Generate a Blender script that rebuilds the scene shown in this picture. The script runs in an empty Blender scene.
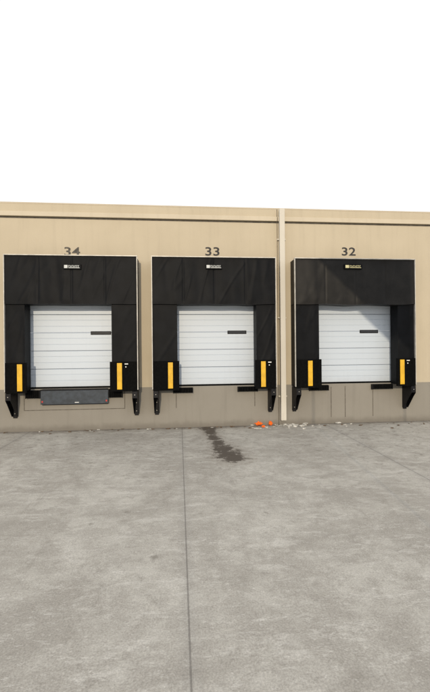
import bpy, bmesh, math, random
from mathutils import Vector, Matrix, noise
random.seed(7)
S = bpy.context.scene
COL = S.collection
# ---------------------------------------------------------------- camera
F, TH, D, CH, ROLL = 390.0, math.radians(5.26), 12.25, 2.54, math.radians(-0.5)
CX = -D*math.tan(TH)
cam = bpy.data.objects.new('camera', bpy.data.cameras.new('camera'))
COL.objects.link(cam); S.camera = cam
cam.data.sensor_fit = 'HORIZONTAL'; cam.data.sensor_width = 36; cam.data.lens = 36*F/430
cam.data.clip_end = 2000
cam.matrix_world = Matrix.Translation((CX, -D, CH)) @ Matrix.Rotation(-TH, 4, 'Z') @ Matrix.Rotation(math.pi/2, 4, 'X') @ Matrix.Rotation(ROLL, 4, 'Z')
def ray(px, py):
    d = Vector(((px-215)/F, -(py-346)/F, -1)); return (cam.matrix_world.to_3x3() @ d)
def gpt(px, py):
    d = ray(px, py); t = -CH/d.z; return Vector((CX+d.x*t, -D+d.y*t, 0))
def wpt(px, py, y=0.0):
    d = ray(px, py); t = (y+D)/d.y; return Vector((CX+d.x*t, y, CH+d.z*t))

# ---------------------------------------------------------------- materials
def new_mat(name):
    m = bpy.data.materials.new(name); m.use_nodes = True
    nt = m.node_tree; b = nt.nodes['Principled BSDF']
    return m, nt, b
class N:
    def __init__(s, nt): s.nt = nt
    def n(s, t, **k):
        o = s.nt.nodes.new(t)
        for a, v in k.items(): setattr(o, a, v)
        return o
    def l(s, a, b): s.nt.links.new(a, b)
    def coord(s, scale=(1,1,1), loc=(0,0,0)):
        g = s.n('ShaderNodeNewGeometry'); m = s.n('ShaderNodeMapping')
        m.inputs['Scale'].default_value = scale; m.inputs['Location'].default_value = loc
        s.l(g.outputs['Position'], m.inputs['Vector']); return m.outputs[0]
    def noise(s, vec, scale, detail=4, rough=.55, dist=0):
        o = s.n('ShaderNodeTexNoise'); o.inputs['Scale'].default_value = scale
        o.inputs['Detail'].default_value = detail; o.inputs['Roughness'].default_value = rough
        o.inputs['Distortion'].default_value = dist
        s.l(vec, o.inputs['Vector']); return o.outputs['Fac']
    def ramp(s, fac, a, b, lo=0.0, hi=1.0):
        o = s.n('ShaderNodeMapRange'); o.interpolation_type = 'SMOOTHSTEP'
        s.l(fac, o.inputs['Value'])
        for k, v in zip(('From Min','From Max','To Min','To Max'), (a, b, lo, hi)): o.inputs[k].default_value = v
        return o.outputs[0]
    def math(s, op, a, b=None, clamp=False):
        o = s.n('ShaderNodeMath', operation=op); o.use_clamp = clamp
        for i, v in enumerate((a, b)):
            if v is None: continue
            if isinstance(v, (int, float)): o.inputs[i].default_value = v
            else: s.l(v, o.inputs[i])
        return o.outputs[0]
    def mix(s, fac, a, b, mode='MIX'):
        o = s.n('ShaderNodeMix', data_type='RGBA', blend_type=mode)
        for i, v in ((0, fac), (6, a), (7, b)):
            if isinstance(v, (int, float)): o.inputs[i].default_value = v
            elif isinstance(v, tuple): o.inputs[i].default_value = (*v, 1)
            else: s.l(v, o.inputs[i])
        return o.outputs[2]
    def bump(s, h, b, strength=.3, dist=.01):
        o = s.n('ShaderNodeBump'); o.inputs['Strength'].default_value = strength
        o.inputs['Distance'].default_value = dist; s.l(h, o.inputs['Height']); s.l(o.outputs[0], b.inputs['Normal'])

def wall_mat(name, base, dark, streak=.25, low_dirt=0.0):
    m, nt, b = new_mat(name); k = N(nt)
    c = k.coord()
    big = k.ramp(k.noise(c, .55, 4, .6), .3, .7)
    st = k.ramp(k.noise(k.coord((5, 5, .35)), 1.0, 5, .6), .48, .75)
    fine = k.noise(c, 45, 3, .6)
    col = k.mix(k.math('MULTIPLY', big, .6), base, dark)
    col = k.mix(k.math('MULTIPLY', st, streak), col, tuple(x*.62 for x in dark))
    col = k.mix(.14, col, k.mix(fine, (0.1,0.1,0.1), (1,1,1)), 'MULTIPLY')
    if low_dirt:
        sep = k.n('ShaderNodeSeparateXYZ'); k.l(c, sep.inputs[0])
        z = k.math('ADD', sep.outputs[2], k.math('MULTIPLY', k.noise(c, 3, 5, .65), -.25))
        col = k.mix(k.math('MULTIPLY', k.ramp(z, .12, -.1), low_dirt), col, (.12,.105,.085))
    k.l(col, b.inputs['Base Color']); b.inputs['Roughness'].default_value = .85
    k.bump(k.noise(c, 30, 4, .7), b, .35, .006)
    return m
M = {}
M['wall'] = wall_mat('tan_wall_paint', (.555,.48,.355), (.49,.42,.305), .16)
M['trim_wall'] = wall_mat('pale_tan_paint', (.62,.545,.42), (.54,.47,.355), .15)
M['base'] = wall_mat('grey_taupe_base_paint', (.285,.265,.228), (.245,.225,.192), .18, .5)
M['pipe'] = wall_mat('cream_downspout_paint', (.68,.64,.56), (.60,.56,.48), .2, .3)
M['coping'] = wall_mat('coping_metal_paint', (.57,.50,.385), (.52,.45,.345), .1)

def simple(name, col, rough=.6, metal=0, var=.25, scale=6, bump=0, spec=.5):
    m, nt, b = new_mat(name); k = N(nt); c = k.coord()
    f = k.ramp(k.noise(c, scale, 4, .6), .3, .7)
    k.l(k.mix(k.math('MULTIPLY', f, 1.0), tuple(x*(1-var) for x in col), tuple(min(1, x*(1+var*.6)) for x in col)), b.inputs['Base Color'])
    b.inputs['Roughness'].default_value = rough; b.inputs['Metallic'].default_value = metal
    b.inputs['Specular IOR Level'].default_value = spec
    if bump: k.bump(k.noise(c, scale*6, 3), b, bump, .01)
    return m
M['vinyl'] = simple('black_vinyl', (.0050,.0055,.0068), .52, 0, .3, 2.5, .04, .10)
M['vinyl_sunlit'] = simple('sunlit_black_vinyl', (.0115,.0104,.0092), .5, 0, .4, 2.0, .04, .20)  # brownish sun sheen on dock 32's header, put into the vinyl colour
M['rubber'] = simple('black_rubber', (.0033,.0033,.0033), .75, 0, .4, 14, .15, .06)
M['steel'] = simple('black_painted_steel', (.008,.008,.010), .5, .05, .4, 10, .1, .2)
M['alu'] = simple('pale_flashing', (.50,.48,.44), .5, .3, .2, 5)
M['yellow'] = simple('yellow_strip', (.68,.39,.012), .55, 0, .14, 5, .03)
M['number'] = simple('number_paint', (.03,.028,.027), .7, 0, .3, 10)
M['number_faded'] = simple('faded_number_paint', (.10,.09,.075), .8, 0, .5, 18)
M['glass'] = simple('dark_glazing', (.012,.013,.016), .15, 0, .2, 4)
M['badge'] = simple('pale_badge_print', (.58,.60,.59), .6, 0, .1, 12)
M['badge_sunlit'] = simple('sunlit_badge_print', (1.0,.85,.45), .6, 0, .1, 12)  # warm sunlight on dock 32's badge, painted into the print colour
M['leveler'] = simple('blue_grey_leveler_paint', (.030,.040,.054), .5, .2, .35, 7, .2)
M['white'] = simple('white_sticker', (.72,.72,.70), .6, 0, .1, 10)
M['red'] = simple('red_reflector', (.5,.03,.02), .4, 0, .1, 10)
M['orange'] = simple('orange_fabric', (1.0,.17,.012), .8, 0, .1, 10, .3)
M['rock'] = simple('pale_rubble', (.60,.58,.53), .9, 0, .4, 12, .4)
M['leaf'] = simple('dead_leaf', (.13,.085,.05), .8, 0, .4, 20)
M['joint'] = simple('joint_sealant', (.13,.115,.095), .9, 0, .3, 10)
M['roof'] = simple('roof_membrane', (.5,.5,.48), .8, 0, .2, 2)
M['sail'] = simple('tan_shadow_caster_cloth', (.45,.38,.27), .8, 0, .15, 2)
# door paint
m, nt, b = new_mat('white_door_paint'); k = N(nt); c = k.coord()
st = k.ramp(k.noise(k.coord((7,7,.6)), 1, 5, .6), .5, .8)
col = k.mix(k.math('MULTIPLY', st, .12), (.53,.59,.66), (.40,.43,.45))
sep = k.n('ShaderNodeSeparateXYZ'); k.l(c, sep.inputs[0])
dz = k.math('ADD', sep.outputs[2], k.math('MULTIPLY', k.noise(c, 4, 5, .7), -.4))
col = k.mix(k.math('MULTIPLY', k.ramp(dz, 1.4, 1.0), .3), col, (.36,.37,.38))
k.l(col, b.inputs['Base Color']); b.inputs['Roughness'].default_value = .4
k.bump(k.noise(c, 60, 2), b, .05, .004)
M['door'] = m
# concrete ground
def concrete():
    m, nt, b = new_mat('concrete_yard'); k = N(nt); c = k.coord()
    sep = k.n('ShaderNodeSeparateXYZ'); k.l(c, sep.inputs[0]); X, Y = sep.outputs[0], sep.outputs[1]
    big = k.ramp(k.noise(c, .5, 7, .72, .6), .38, .60)
    mid = k.ramp(k.noise(c, 2.4, 9, .84, .2), .43, .57)
    fine = k.noise(c, 55, 4, .85)
    col = k.mix(big, (.42,.395,.35), (.565,.54,.485))
    col = k.mix(k.math('MULTIPLY', mid, .5), col, (.37,.345,.305))
    # brushed light streaks running along the wall and faint tyre tracks running away from it
    s1 = k.ramp(k.noise(k.coord((.7,2.2,1)), 2.0, 9, .84, .4), .52, .60)
    col = k.mix(k.math('MULTIPLY', s1, .5), col, (.69,.665,.61))
    s2 = k.ramp(k.noise(k.coord((3.6,.26,1), (3,1,0)), 1.2, 8, .82, .4), .57, .68)
    col = k.mix(k.math('MULTIPLY', s2, .28), col, (.25,.23,.20))
    # blotches, worn darker patches near the wall, pitting
    s3 = k.ramp(k.noise(k.coord((1,1.5,1), (7,3,0)), 4.0, 9, .86, .5), .53, .60)
    near = k.ramp(Y, -6.5, -1.0, .32, .78)
    col = k.mix(k.math('MULTIPLY', s3, near), col, (.25,.228,.195))
    s4 = k.ramp(k.noise(k.coord((1,1.8,1), (2,9,0)), 9, 7, .84), .56, .62)
    col = k.mix(k.math('MULTIPLY', s4, .5), col, (.74,.715,.66))
    col = k.mix(.55, col, k.mix(k.ramp(fine, .30, .70), (.32,.32,.32), (1.0,1.0,1.0)), 'MULTIPLY')
    # small dark spots
    vo = k.n('ShaderNodeTexVoronoi'); vo.inputs['Scale'].default_value = 1.9
    k.l(k.coord((1,1,1), (.3,.7,0)), vo.inputs['Vector'])
    sel = k.n('ShaderNodeSeparateColor'); k.l(vo.outputs['Color'], sel.inputs[0])
    wob = k.math('ADD', vo.outputs['Distance'], k.math('MULTIPLY', k.noise(c, 9, 4, .7), .3))
    spots = k.math('MULTIPLY', k.ramp(wob, .27, .17), k.ramp(sel.outputs[0], .5, .6))
    col = k.mix(k.math('MULTIPLY', spots, .55), col, (.15,.135,.11))
    # joints : saw cuts
    def joint(v, off, per):
        t = k.math('ADD', v, -off); t = k.math('DIVIDE', t, per)
        t = k.math('SUBTRACT', t, k.math('ROUND', t)); return k.math('MULTIPLY', k.math('ABSOLUTE', t), per)
    jx = gpt(183, 455).x
    d = k.math('MINIMUM', joint(X, jx, 4.57), joint(Y, -.02, 12.8))
    dwob = k.math('ADD', d, k.math('MULTIPLY', k.noise(c, 16, 4, .7), .012))
    jm = k.ramp(dwob, .017, .010); js = k.ramp(dwob, .14, .01)
    col = k.mix(k.math('MULTIPLY', js, .2), col, (.26,.25,.235))
    col = k.mix(k.math('MULTIPLY', jm, .6), col, (.12,.11,.10))
    # wet brown stain in front of dock 33
    ns = k.noise(c, 4.6, 8, .8); dm = None
    for (px, py, rx, ry) in ((208,428.5,.24,.3),(210.5,432,.17,.45),(214,437.5,.16,.45),(218,443,.18,.45),(223,449,.24,.5),(228.5,454,.30,.45),(233,458,.30,.32)):
        g = gpt(px, py)
        dx = k.math('DIVIDE', k.math('SUBTRACT', X, g.x), rx); dy = k.math('DIVIDE', k.math('SUBTRACT', Y, g.y), ry)
        r = k.math('SQRT', k.math('ADD', k.math('MULTIPLY', dx, dx), k.math('MULTIPLY', dy, dy)))
        dm = r if dm is None else k.math('MINIMUM', dm, r)
    v_ = k.math('ADD', dm, k.math('MULTIPLY', k.math('SUBTRACT', ns, .5), 5.0))
    col = k.mix(k.math('MULTIPLY', k.ramp(v_, 2.3, .8), .4), col, (.21,.18,.145))
    sm = k.ramp(v_, 1.15, .75)
    col = k.mix(k.math('MULTIPLY', sm, .88), col, (.055,.042,.032))
    # dirt gathered against the wall
    e = k.math('ADD', Y, k.math('MULTIPLY', k.noise(c, 2.2, 6, .7), .9))
    col = k.mix(k.math('MULTIPLY', k.ramp(e, .05, .5), .7), col, (.13,.11,.09))
    k.l(col, b.inputs['Base Color'])
    k.l(k.math('SUBTRACT', .9, k.math('MULTIPLY', sm, .3)), b.inputs['Roughness'])
    b.inputs['Specular IOR Level'].default_value = .25
    k.bump(k.math('SUBTRACT', k.math('MULTIPLY', fine, .8), k.math('MULTIPLY', k.ramp(d, .012, .006), 3)), b, .35, .006)
    return m
M['ground'] = concrete()

# ---------------------------------------------------------------- mesh helpers
def box(bm, x0, x1, y0, y1, z0, z1):
    v = [bm.verts.new(p) for p in ((x0,y0,z0),(x1,y0,z0),(x1,y1,z0),(x0,y1,z0),(x0,y0,z1),(x1,y0,z1),(x1,y1,z1),(x0,y1,z1))]
    for f in ((0,3,2,1),(4,5,6,7),(0,1,5,4),(1,2,6,5),(2,3,7,6),(3,0,4,7)): bm.faces.new([v[i] for i in f])
def prism_x(bm, prof, x0, x1):          # profile of (y,z) extruded along x
    a = [bm.verts.new((x0, y, z)) for y, z in prof]; b = [bm.verts.new((x1, y, z)) for y, z in prof]
    n = len(prof)
    for i in range(n): bm.faces.new((a[i], a[(i+1)%n], b[(i+1)%n], b[i]))
    bm.faces.new(a[::-1]); bm.faces.new(b)
def obj(name, bm, mat, parent=None, bevel=0, smooth=False):
    bmesh.ops.recalc_face_normals(bm, faces=bm.faces)
    me = bpy.data.meshes.new(name); bm.to_mesh(me); bm.free()
    if smooth:
        for p in me.polygons: p.use_smooth = True
    me.materials.append(mat)
    o = bpy.data.objects.new(name, me); COL.objects.link(o)
    if parent:
        o.parent = parent
        if parent.type == 'EMPTY': o.matrix_parent_inverse = Matrix.Translation(parent.location).inverted()
    if bevel:
        md = o.modifiers.new('bevel', 'BEVEL'); md.width = bevel; md.segments = 2; md.limit_method = 'ANGLE'
    return o
def thing(name, label, cat, loc=(0,0,0), group=None):
    o = bpy.data.objects.new(name, None); COL.objects.link(o); o.location = loc
    o['label'] = label; o['category'] = cat
    if group: o['group'] = group
    return o
def tag(o, label, cat, group=None):
    o['label'] = label; o['category'] = cat
    if group: o['group'] = group
def B(name, dims, mat, parent, bevel=0):
    bm = bmesh.new()
    for d in (dims if isinstance(dims, list) else [dims]): box(bm, *d)
    return obj(name, bm, mat, parent, bevel)
def BB(name, dims, mat, parent, bevel=0):     # one object for each box
    return [B(name, d, mat, parent, bevel) for d in dims]
def fabric(name, x0, x1, z0, z1, yf, yb, mat, parent, seed=0, amp=.02, seams=(), slope=0, hem=0):
    nx = max(10, int((x1-x0)/.025)); nz = max(10, int((z1-z0)/.04))
    bm = bmesh.new(); g = []
    for i in range(nx+1):
        r = []
        u = i/nx; x = x0+(x1-x0)*u
        for j in range(nz+1):
            v = j/nz; edge = min(u, 1-u, v, 1-v); e = min(1, edge*10)
            z = z0+(z1-z0)*v
            if hem: z += (1-v)**3*hem*(noise.noise(Vector((x*1.3, seed, 0)))-.1)
            # broad sag, vertical folds, a few slight slanting creases
            dsp = amp*noise.noise(Vector((x*.8+seed*7.3, z*.5, seed)))
            dsp += amp*.6*noise.noise(Vector((x*3.4+.3*z+seed, z*.4, seed+4)))
            fo = abs(noise.noise(Vector((x*1.9-z*.8, x*.3+z*.3, seed+9))))
            dsp += amp*.34*max(0, 1-fo*8)
            for s in seams: dsp -= .016*math.exp(-((x-s)/.02)**2)
            y = yf - dsp*(e*.85+.15) - slope*(1-v)
            r.append(bm.verts.new((x, y, z)))
        g.append(r)
    for i in range(nx):
        for j in range(nz): bm.faces.new((g[i][j], g[i+1][j], g[i+1][j+1], g[i][j+1]))
    ring = [g[i][0] for i in range(nx+1)] + [g[nx][j] for j in range(1, nz+1)] + [g[i][nz] for i in range(nx-1, -1, -1)] + [g[0][j] for j in range(nz-1, 0, -1)]
    fr = [bm.verts.new(v.co) for v in ring]; bk = [bm.verts.new((v.co.x, yb, v.co.z)) for v in ring]
    n = len(ring)
    for i in range(n): bm.faces.new((fr[i], bk[i], bk[(i+1)%n], fr[(i+1)%n]))
    o = obj(name, bm, mat, parent)
    for p in o.data.polygons[:nx*nz]: p.use_smooth = True
    return o
def text(name, s, size, loc, mat, parent, bold=.012, depth=.002, space=1.0, wide=1.0):
    cu = bpy.data.curves.new(name, 'FONT'); cu.body = s; cu.size = size; cu.align_x = 'CENTER'; cu.offset = bold; cu.extrude = depth; cu.space_character = space
    t = bpy.data.objects.new(name+'_source', cu); COL.objects.link(t)
    bpy.context.view_layer.update()
    me = bpy.data.meshes.new_from_object(t.evaluated_get(bpy.context.evaluated_depsgraph_get()))
    bpy.data.objects.remove(t)
    me.transform(Matrix.Translation(loc) @ Matrix.Rotation(math.pi/2, 4, 'X') @ Matrix.Diagonal((wide,1,1,1))); me.materials.clear(); me.materials.append(mat)
    o = bpy.data.objects.new(name, me); COL.objects.link(o)
    if parent: o.parent = parent; o.matrix_parent_inverse = Matrix.Translation(parent.location).inverted()
    return o

# ---------------------------------------------------------------- ground
bm = bmesh.new()
v = [bm.verts.new(p) for p in ((-400,-400,0),(400,-400,0),(400,400,0),(-400,400,0))]; bm.faces.new(v)
g = obj('ground', bm, M['ground']); g['kind'] = 'structure'; tag(g, 'stained grey concrete truck yard with saw cut joints', 'ground')

# ---------------------------------------------------------------- warehouse
FLOOR, OPT = 1.28, 4.05
docks = [dict(n='34', x0=-5.60, x1=-3.12, hx0=-6.15, hx1=-2.35), dict(n='33', x0=-1.18, x1=1.24, hx0=-1.93, hx1=1.85), dict(n='32', x0=3.22, x1=5.80, hx0=2.44, hx1=6.36)]
wh = thing('warehouse', 'long tan concrete warehouse wall with three numbered truck docks', 'warehouse')
JX, TOP, RV = 2.03, 6.90, 6.48
x_l, x_r = -30.0, 30.0
def split(x0, x1):                       # leave the vertical panel joint open
    return [(x0, JX-.01), (JX+.01, x1)] if x0 < JX < x1 else [(x0, x1)]
up, lo = [], []
for a, b_ in split(x_l, x_r):
    lo.append((a, b_, 0, .25, -.1, FLOOR))
    up.append((a, b_, 0, .25, OPT, RV-.03)); up.append((a, b_, 0, .25, RV+.03, TOP))
edges = [x_l] + sum([[d['x0']-.12, d['x1']+.12] for d in docks], []) + [x_r]
for i in range(0, len(edges), 2):
    for a, b_ in split(edges[i], edges[i+1]): up.append((a, b_, 0, .25, FLOOR, OPT))
B('wall', up, M['wall'], wh)
B('wall_base', lo, M['base'], wh)
B('panel_joint', (JX-.02, JX+.02, .022, .2, 0, TOP-.01), M['joint'], wh)
B('panel_joint', (x_l, x_r, .04, .2, RV-.04, RV+.04), M['joint'], wh)
BB('wall_moulding', [(x_l, JX-.01, -.05, 0, RV+.031, RV+.17), (JX+.01, x_r, -.05, 0, RV+.031, RV+.17)], M['trim_wall'], wh, .008)
B('parapet_coping', (x_l, x_r, -.006, .3, TOP, TOP+.04), M['coping'], wh, .004)
B('roof', (x_l, x_r, .26, 40, 6.3, 6.4), M['roof'], wh)
# dock numbers
for d, px, py in zip(docks, (72, 212.5, 348.5), (255.6, 255.4, 255.4)):
    p = wpt(px, py); o = text('dock_number', d['n'], .37, (p.x, -.004, p.z), M['number_faded' if d['n'] == '34' else 'number'], wh, .006, .002, 1.04, 1.32)
    o['label'] = {'34': 'faded grey painted number 34', '33': 'black painted number 33', '32': 'black painted number 32'}[d['n']]
# thin lines of steel angle let into the base below the docks
def lines(specs): return [(x0, x1, -.006, .02, z0, z1) for (x0, x1, z0, z1) in specs]
def frame_lines(px0, px1, pt, pb, w=.02):
    a = wpt(px0, pb); b_ = wpt(px1, pt); x0, x1, z0, z1 = a.x, b_.x, a.z, b_.z
    return [(x0, x0+w, z0, z1), (x1-w, x1, z0, z1), (x0+w, x1-w, z0, z0+w)]
B('dock_pit_frame', lines(frame_lines(24, 125, 389, 411)), M['joint'], wh)
BB('steel_angle', lines(frame_lines(176, 255, 388, 408)[:2]), M['joint'], wh)
BB('steel_angle', lines(frame_lines(331, 373, 386, 417)[:2] + frame_lines(345, 346.5, 386, 417)[:1]), M['joint'], wh)

# ---------------------------------------------------------------- sun direction and an unseen sail added to cast the wedge of shade on dock 32
sd = Vector((.11, .93, -.24)).normalized()
SY = -15.0
def back(X, Z, y=-.45):                  # point on the facade carried back along the sun to the sail's plane
    t = (SY-y)/sd.y; return Vector((X+sd.x*t, SY, Z+sd.z*t))
A_, B_, C_ = back(3.15, 5.24), back(6.2, 5.24), back(6.2, 2.36)
ss = thing('added_shadow_sail', 'added tan triangular sail on two slim masts, out of view, casting the shadow wedge on dock 32', 'added shadow caster', (A_.x, SY, 0))
bm = bmesh.new(); n = 14; rows = []
for i in range(n+1):
    r = []
    for j in range(i+1):
        p = A_.lerp(B_, i/n).lerp(A_.lerp(C_, i/n), j/i if i else 0)
        r.append(bm.verts.new((p.x, p.y+.2*math.sin(math.pi*i/n)*math.sin(math.pi*(j/i if i else 0)), p.z)))
    rows.append(r)
for i in range(n):
    for j in range(i+1):
        bm.faces.new((rows[i][j], rows[i+1][j], rows[i+1][j+1]))
        if j < i: bm.faces.new((rows[i][j], rows[i+1][j+1], rows[i][j+1]))
obj('shadow_sail_cloth', bm, M['sail'], ss, 0, True)
for x, h in ((A_.x-.03, A_.z+.03), (B_.x+.02, B_.z+.03)):
    bm = bmesh.new(); bmesh.ops.create_cone(bm, cap_ends=True, segments=16, radius1=.022, radius2=.018, depth=h, matrix=Matrix.Translation((x, SY, h/2)))
    obj('shadow_sail_mast', bm, M['steel'], ss)

# ---------------------------------------------------------------- doors
def door(d, wx0, wx1, label):
    t = thing('dock_door', label, 'door', ((d['x0']+d['x1'])/2, .1, FLOOR), 'roll-up dock doors')
    x0, x1 = d['x0']-.12, d['x1']+.12
    H = .555; y = .085
    z = FLOOR+.05
    for s in range(5):
        z0, z1 = z+s*H, min(z+(s+1)*H, OPT)
        prof = [(y+.05, z0), (y+.008, z0), (y, z0+.008)]
        nr = 2
        for r in range(1, nr+1):
            zz = z0+H*r/(nr+1)
            if zz > z1-.05: continue
            prof += [(y, zz-.012), (y+.010, zz-.008), (y+.010, zz+.004), (y, zz+.012)]
        prof += [(y, z1-.024), (y+.024, z1-.010), (y+.05, z1-.004)]
        bm = bmesh.new()
        prism_x(bm, prof, x0+.005, x1-.005); obj('door_panel', bm, M['door'], t)
    B('bottom_seal', (x0+.005, x1-.005, .09, .13, FLOOR, FLOOR+.048), M['rubber'], t)
    zc = wpt(215, 332.3).z
    fr = B('window', (wx0, wx1, y-.012, y+.02, zc-.055, zc+.055), M['steel'], t, .008)
    B('window_pane', (wx0+.03, wx1-.03, y-.016, y-.0125, zc-.03, zc+.03), M['glass'], fr)
    return t
door(docks[0], -3.84, -3.22, 'white sectional door under number 34, above the blue-grey dock plate')
door(docks[1], .41, 1.02, 'white sectional door in the middle dock numbered 33')
door(docks[2], 4.79, 5.42, 'white sectional door of dock 32 with a shaded wedge at its upper right')

# ---------------------------------------------------------------- dock shelters
HT, HB, YF, PB = 5.22, 3.81, -.47, 1.26
def shelter(i, d, label):
    t = thing('dock_shelter', label, 'dock shelter', ((d['hx0']+d['hx1'])/2, 0, PB), 'black dock shelters')
    hx0, hx1, x0, x1 = d['hx0'], d['hx1'], d['x0'], d['x1']
    w = hx1-hx0
    hd = fabric('header_curtain', hx0+.015, hx1-.015, HB, HT, YF, -.002, M['vinyl_sunlit' if i == 2 else 'vinyl'], t, seed=i*3+1, amp=.028,
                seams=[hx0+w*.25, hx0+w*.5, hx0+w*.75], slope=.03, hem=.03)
    # printed badge : small emblem and an unreadable word
    yb = YF-.055
    bp = wpt((72, 214, 353.5)[i], 266.5, yb); bx, bz = bp.x, bp.z
    mt = M['badge_sunlit'] if i == 2 else M['badge']
    sc = 1.15 if i == 2 else 1.0
    bd = B('badge', (bx-.25*sc, bx+.25*sc, yb, yb+.06, bz-.075, bz+.075), M['vinyl'], hd, .004)
    bm = bmesh.new(); rr = random.Random(5); yf = yb-.003
    box(bm, bx-.225*sc, bx-.125*sc, yf, yb-.0005, bz-.045, bz+.045)
    obj('emblem', bm, mt, bd)
    # strokes of a word too small to read, over a rule
    bm = bmesh.new(); xx = bx-.10*sc
    for q_ in range(7):
        box(bm, xx, xx+.012, yf, yb-.0005, bz-.028, bz+.038)
        q = rr.choice((-.026, .002, .026)); box(bm, xx+.0121, xx+.030*sc, yf, yb-.0005, bz+q, bz+q+.012)
        xx += .045*sc
    box(bm, bx-.10*sc, bx+.215*sc, yf, yb-.0005, bz-.042, bz-.0281)
    obj('badge_print', bm, mt, bd)
    for s in (0, 1):
        a, b_ = (hx0+.015, x0) if s == 0 else (x1, hx1-.015)
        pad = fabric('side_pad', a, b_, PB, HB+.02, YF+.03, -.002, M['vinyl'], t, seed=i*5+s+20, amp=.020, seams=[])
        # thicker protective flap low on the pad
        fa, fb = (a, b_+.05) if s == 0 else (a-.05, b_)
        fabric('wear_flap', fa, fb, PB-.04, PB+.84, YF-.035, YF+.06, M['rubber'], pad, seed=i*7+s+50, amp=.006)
        yc = wpt(((19.5, 119.5), (170.5, 263.5), (310.5, 402.5))[i][s], 374, YF-.06).x
        B('yellow_strip', (yc-.072, yc+.072, YF-.062, YF-.045, PB+.02, PB+.80), M['yellow'], pad, .006)
        if s == 1:
            B('warning_sticker', (yc+.15, yc+.25, YF-.054, YF-.044, PB+.757, PB+.785), M['white'], pad)
            B('warning_sticker', (yc+.17, yc+.20, YF-.054, YF-.044, PB+.67, PB+.70), M['white'], pad)
        # steel bracket under pad
        xc = (hx0+.10) if s == 0 else (hx1-.10)
        bm = bmesh.new()
        prof = [(-.001, PB-.045), (YF-.05, PB-.045), (YF-.05, PB-.26), (YF+.06, PB-.38), (-.10, PB-.78), (-.001, PB-.80)]
        for q in (-.075, .06): prism_x(bm, prof, xc+q, xc+q+.015)
        box(bm, xc-.06, xc+.06, -.03, -.001, PB-.84, PB-.05)
        box(bm, xc-.0595, xc+.0595, YF-.05, YF-.03, PB-.25, PB-.05)
        br = obj('support_bracket', bm, M['steel'], t, .003)
        for zz in (PB-.15, PB-.45, PB-.7):
            bm = bmesh.new()
            bmesh.ops.create_cone(bm, cap_ends=True, segments=6, radius1=.012, radius2=.012, depth=.02, matrix=Matrix.Translation((xc, -.038 if zz < PB-.2 else YF-.058, zz)) @ Matrix.Rotation(math.pi/2, 4, 'X'))
            obj('bolt', bm, M['alu'], br)
    # thin metal angle along the front corners and the top, over dark fabric sides
    B('edge_trim', [(hx0-.005, hx0+.018, YF-.045, YF+.03, PB, HT), (hx1-.018, hx1+.005, YF-.045, YF+.03, PB, HT),
                    (hx0-.005, hx1+.005, YF-.05, YF+.06, HT+.0005, HT+.026)], M['alu'], t, .004)
    return t
shelter(0, docks[0], 'black padded dock shelter numbered 34, leftmost, around the door with the dock plate')
shelter(1, docks[1], 'black padded dock shelter numbered 33, in the middle left of the downspout')
shelter(2, docks[2], 'black padded dock shelter numbered 32, right of the downspout, its header partly sunlit')

# ---------------------------------------------------------------- bumpers and leveler
def bumper(px0, px1, py0, py1, label):
    a, b_ = wpt(px0, py1, -.14), wpt(px1, py0, -.14)
    z1 = min(b_.z, FLOOR-.03); z0 = a.z
    t = thing('dock_bumper', label, 'dock bumper', ((a.x+b_.x)/2, 0, z0), 'rubber dock bumpers')
    bm = bmesh.new(); n = 7; w = (b_.x-a.x-.03)/n
    for i in range(n): box(bm, a.x+.015+i*w, a.x+.015+(i+1)*w-.004, -.12-.004*(i % 2), -.013, z0+.01, z1-.01)
    obj('rubber_pad', bm, M['rubber'], t, .006)
    BB('steel_end', [(a.x, a.x+.012, -.135, -.012, z0, z1), (b_.x-.012, b_.x, -.135, -.012, z0, z1)], M['steel'], t)
    B('back_plate', (a.x, b_.x, -.0115, -.0005, z0, z1), M['steel'], t)
bumper(25, 39.5, 389, 399, 'rubber bumper left of the blue-grey dock plate at dock 34')
bumper(108.5, 122, 389, 398, 'rubber bumper right of the blue-grey dock plate at dock 34')
bumper(173, 193, 386.5, 393.5, 'rubber bumper below the left side of door 33')
bumper(238, 258, 385.5, 392, 'rubber bumper below the right side of door 33')
bumper(310, 329, 384, 391, 'rubber bumper below the left side of door 32')
bumper(373, 393, 382.5, 389.5, 'rubber bumper below the right side of door 32')
a, b_ = wpt(40.5, 405.5, -.12), wpt(108, 389, -.12)
lx0, lx1, lz0, lz1 = a.x, b_.x, a.z, FLOOR-.005
t = thing('dock_leveler', 'blue-grey hinged dock plate hanging under door 34', 'dock leveler', ((lx0+lx1)/2, 0, lz0))
B('back_plate', (lx0+.02, lx1-.02, -.04, -.001, lz0-.01, lz1), M['steel'], t, .003)
lip = B('lip_plate', (lx0, lx1, -.115, -.095, lz0+.02, lz1-.04), M['leveler'], t, .004)
BB('lip_rib', [(lx0+.02+i*(lx1-lx0-.1)/5, lx0+.05+i*(lx1-lx0-.1)/5, -.094, -.042, lz0+.04, lz1-.06) for i in range(6)], M['steel'], lip)
bm = bmesh.new()
bmesh.ops.create_cone(bm, cap_ends=True, segments=12, radius1=.022, radius2=.022, depth=(lx1-lx0), matrix=Matrix.Translation(((lx0+lx1)/2, -.10, lz1-.022)) @ Matrix.Rotation(math.pi/2, 4, 'Y'))
obj('hinge', bm, M['steel'], t)
B('reflector', (lx0+.03, lx0+.07, -.12, -.1155, lz0+.08, lz0+.13), M['red'], t)
B('reflector', (lx1-.07, lx1-.03, -.12, -.1155, lz0+.08, lz0+.13), M['red'], t)
B('warning_sticker', (lx0+1.0, lx0+1.12, -.1185, -.1155, lz0+.06, lz0+.08), M['white'], t)

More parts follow.
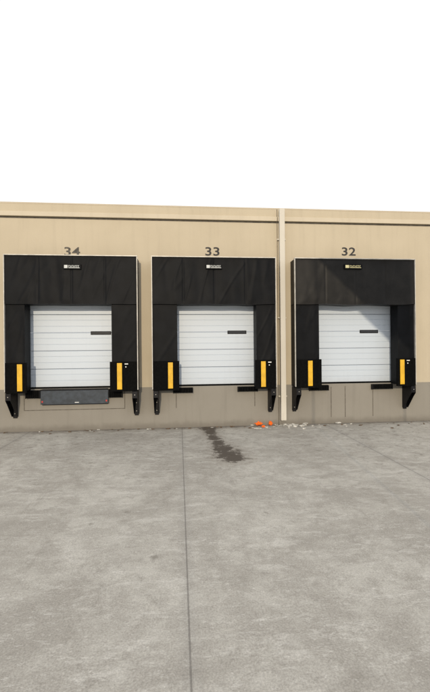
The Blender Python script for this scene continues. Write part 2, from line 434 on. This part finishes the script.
# ---------------------------------------------------------------- downspout
px_ = wpt(282.3, 300, -.1).x
t = thing('downspout', 'cream square downspout on the wall between docks 33 and 32', 'downspout', (px_, 0, 0))
hw = .085
B('pipe', (px_-hw, px_+hw, -.18, -.052, .16, TOP-.03), M['pipe'], t, .015)
for z in (.9, 3.4, 5.9):
    BB('strap', [(px_-hw-.05, px_-hw-.001, -.075, -.001, z, z+.04), (px_+hw+.001, px_+hw+.05, -.075, -.001, z, z+.04)], M['pipe'], t)

# ---------------------------------------------------------------- litter
def blob(name, px, py, sx, sy, sz, mat, seed, rough=.35, sub=3, sink=.15):
    p = gpt(px, py); bm = bmesh.new()
    bmesh.ops.create_icosphere(bm, subdivisions=sub, radius=1)
    for v in bm.verts:
        q = v.co.normalized(); r = 1+rough*noise.fractal(q*1.6+Vector((seed*3.7,seed,0)), .7, 2.2, 4)
        v.co = Vector((q.x*sx*r, q.y*sy*r, q.z*sz*(1+rough*1.6*noise.noise(q*3+Vector((seed,0,seed*2))))))
    zmin = min(v.co.z for v in bm.verts)
    for v in bm.verts: v.co.z = max(v.co.z, zmin*(1-2*sink)) - zmin*(1-2*sink)
    o = obj(name, bm, mat, None, 0, sub > 2); o.location = p; return o
o = blob('crumpled_cloth', 258.6, 425.2, .10, .08, .055, M['orange'], 1, .7, 4); tag(o, 'crumpled orange scrap of cloth, farthest left of the orange pieces', 'cloth')
o = blob('crumpled_cloth', 265.4, 424.4, .085, .07, .085, M['orange'], 5, .7, 4); tag(o, 'crumpled orange scrap of cloth, second from the left of the orange pieces', 'cloth')
o = blob('crumpled_cloth', 263.6, 427.4, .05, .05, .03, M['orange'], 9, .7, 4); tag(o, 'crumpled orange scrap of cloth nearest the camera of the orange pieces', 'cloth')
o = blob('crumpled_cloth', 270.6, 425.2, .06, .05, .055, M['orange'], 12, .7, 4); tag(o, 'crumpled orange scrap of cloth closest to the downspout', 'cloth')
rr = random.Random(11)
for i in range(64):
    px = rr.gauss(288, 9) if i < 40 else rr.uniform(250, 350)
    base = 432.0-(px*10.5/430); py = base+abs(rr.gauss(0, 2.4))-.6; s = rr.choice((.015,.02,.025,.03,.045,.06))
    o = blob('rubble_piece', px, py, s*rr.uniform(.8,2.2), s*1.1, s*.38, M['rock'], i+20, .6, 2)
    tag(o, 'small pale piece of rubble in the scatter below the downspout', 'rubble', 'rubble scattered below the downspout')
for i in range(60):
    px = rr.uniform(2, 428); base = 432.0-(px*10.5/430); py = base+abs(rr.gauss(0, 1.4))+.2; s = rr.uniform(.012, .032)
    o = blob('litter_scrap', px, py, s*rr.uniform(1,2.2), s, s*.5, M['leaf'] if rr.random() < .8 else M['rock'], i+80, .6, 2)
    tag(o, 'tiny scrap lying along the foot of the wall', 'litter', 'scraps along the foot of the wall')

# ---------------------------------------------------------------- light
sun = bpy.data.objects.new('sun', bpy.data.lights.new('sun', 'SUN')); COL.objects.link(sun)
sun.data.energy = 2.0; sun.data.angle = math.radians(.5); sun.data.color = (1, .85, .64)
sun.rotation_euler = sd.to_track_quat('-Z', 'Y').to_euler()
w = bpy.data.worlds.new('World'); S.world = w; w.use_nodes = True; nt = w.node_tree; k = N(nt)
bg = nt.nodes['Background']
sky = k.n('ShaderNodeTexSky', sky_type='NISHITA'); sky.sun_disc = False
sky.sun_elevation = math.asin(-sd.z); sky.sun_rotation = math.atan2(-sd.x, -sd.y)
sky.air_density = 1; sky.dust_density = 2
bg.inputs['Strength'].default_value = .12
tc = k.n('ShaderNodeTexCoord'); mp = k.n('ShaderNodeMapping'); mp.inputs['Scale'].default_value = (1,1,2.5); k.l(tc.outputs['Generated'], mp.inputs[0])
cl = k.ramp(k.noise(mp.outputs[0], 1.6, 4, .6, .3), .3, .6, .92, .995)
k.l(k.mix(cl, sky.outputs[0], (9.0, 9.1, 9.3)), bg.inputs['Color'])
S.view_settings.view_transform = 'Standard'; S.view_settings.look = 'None'; S.view_settings.exposure = 0
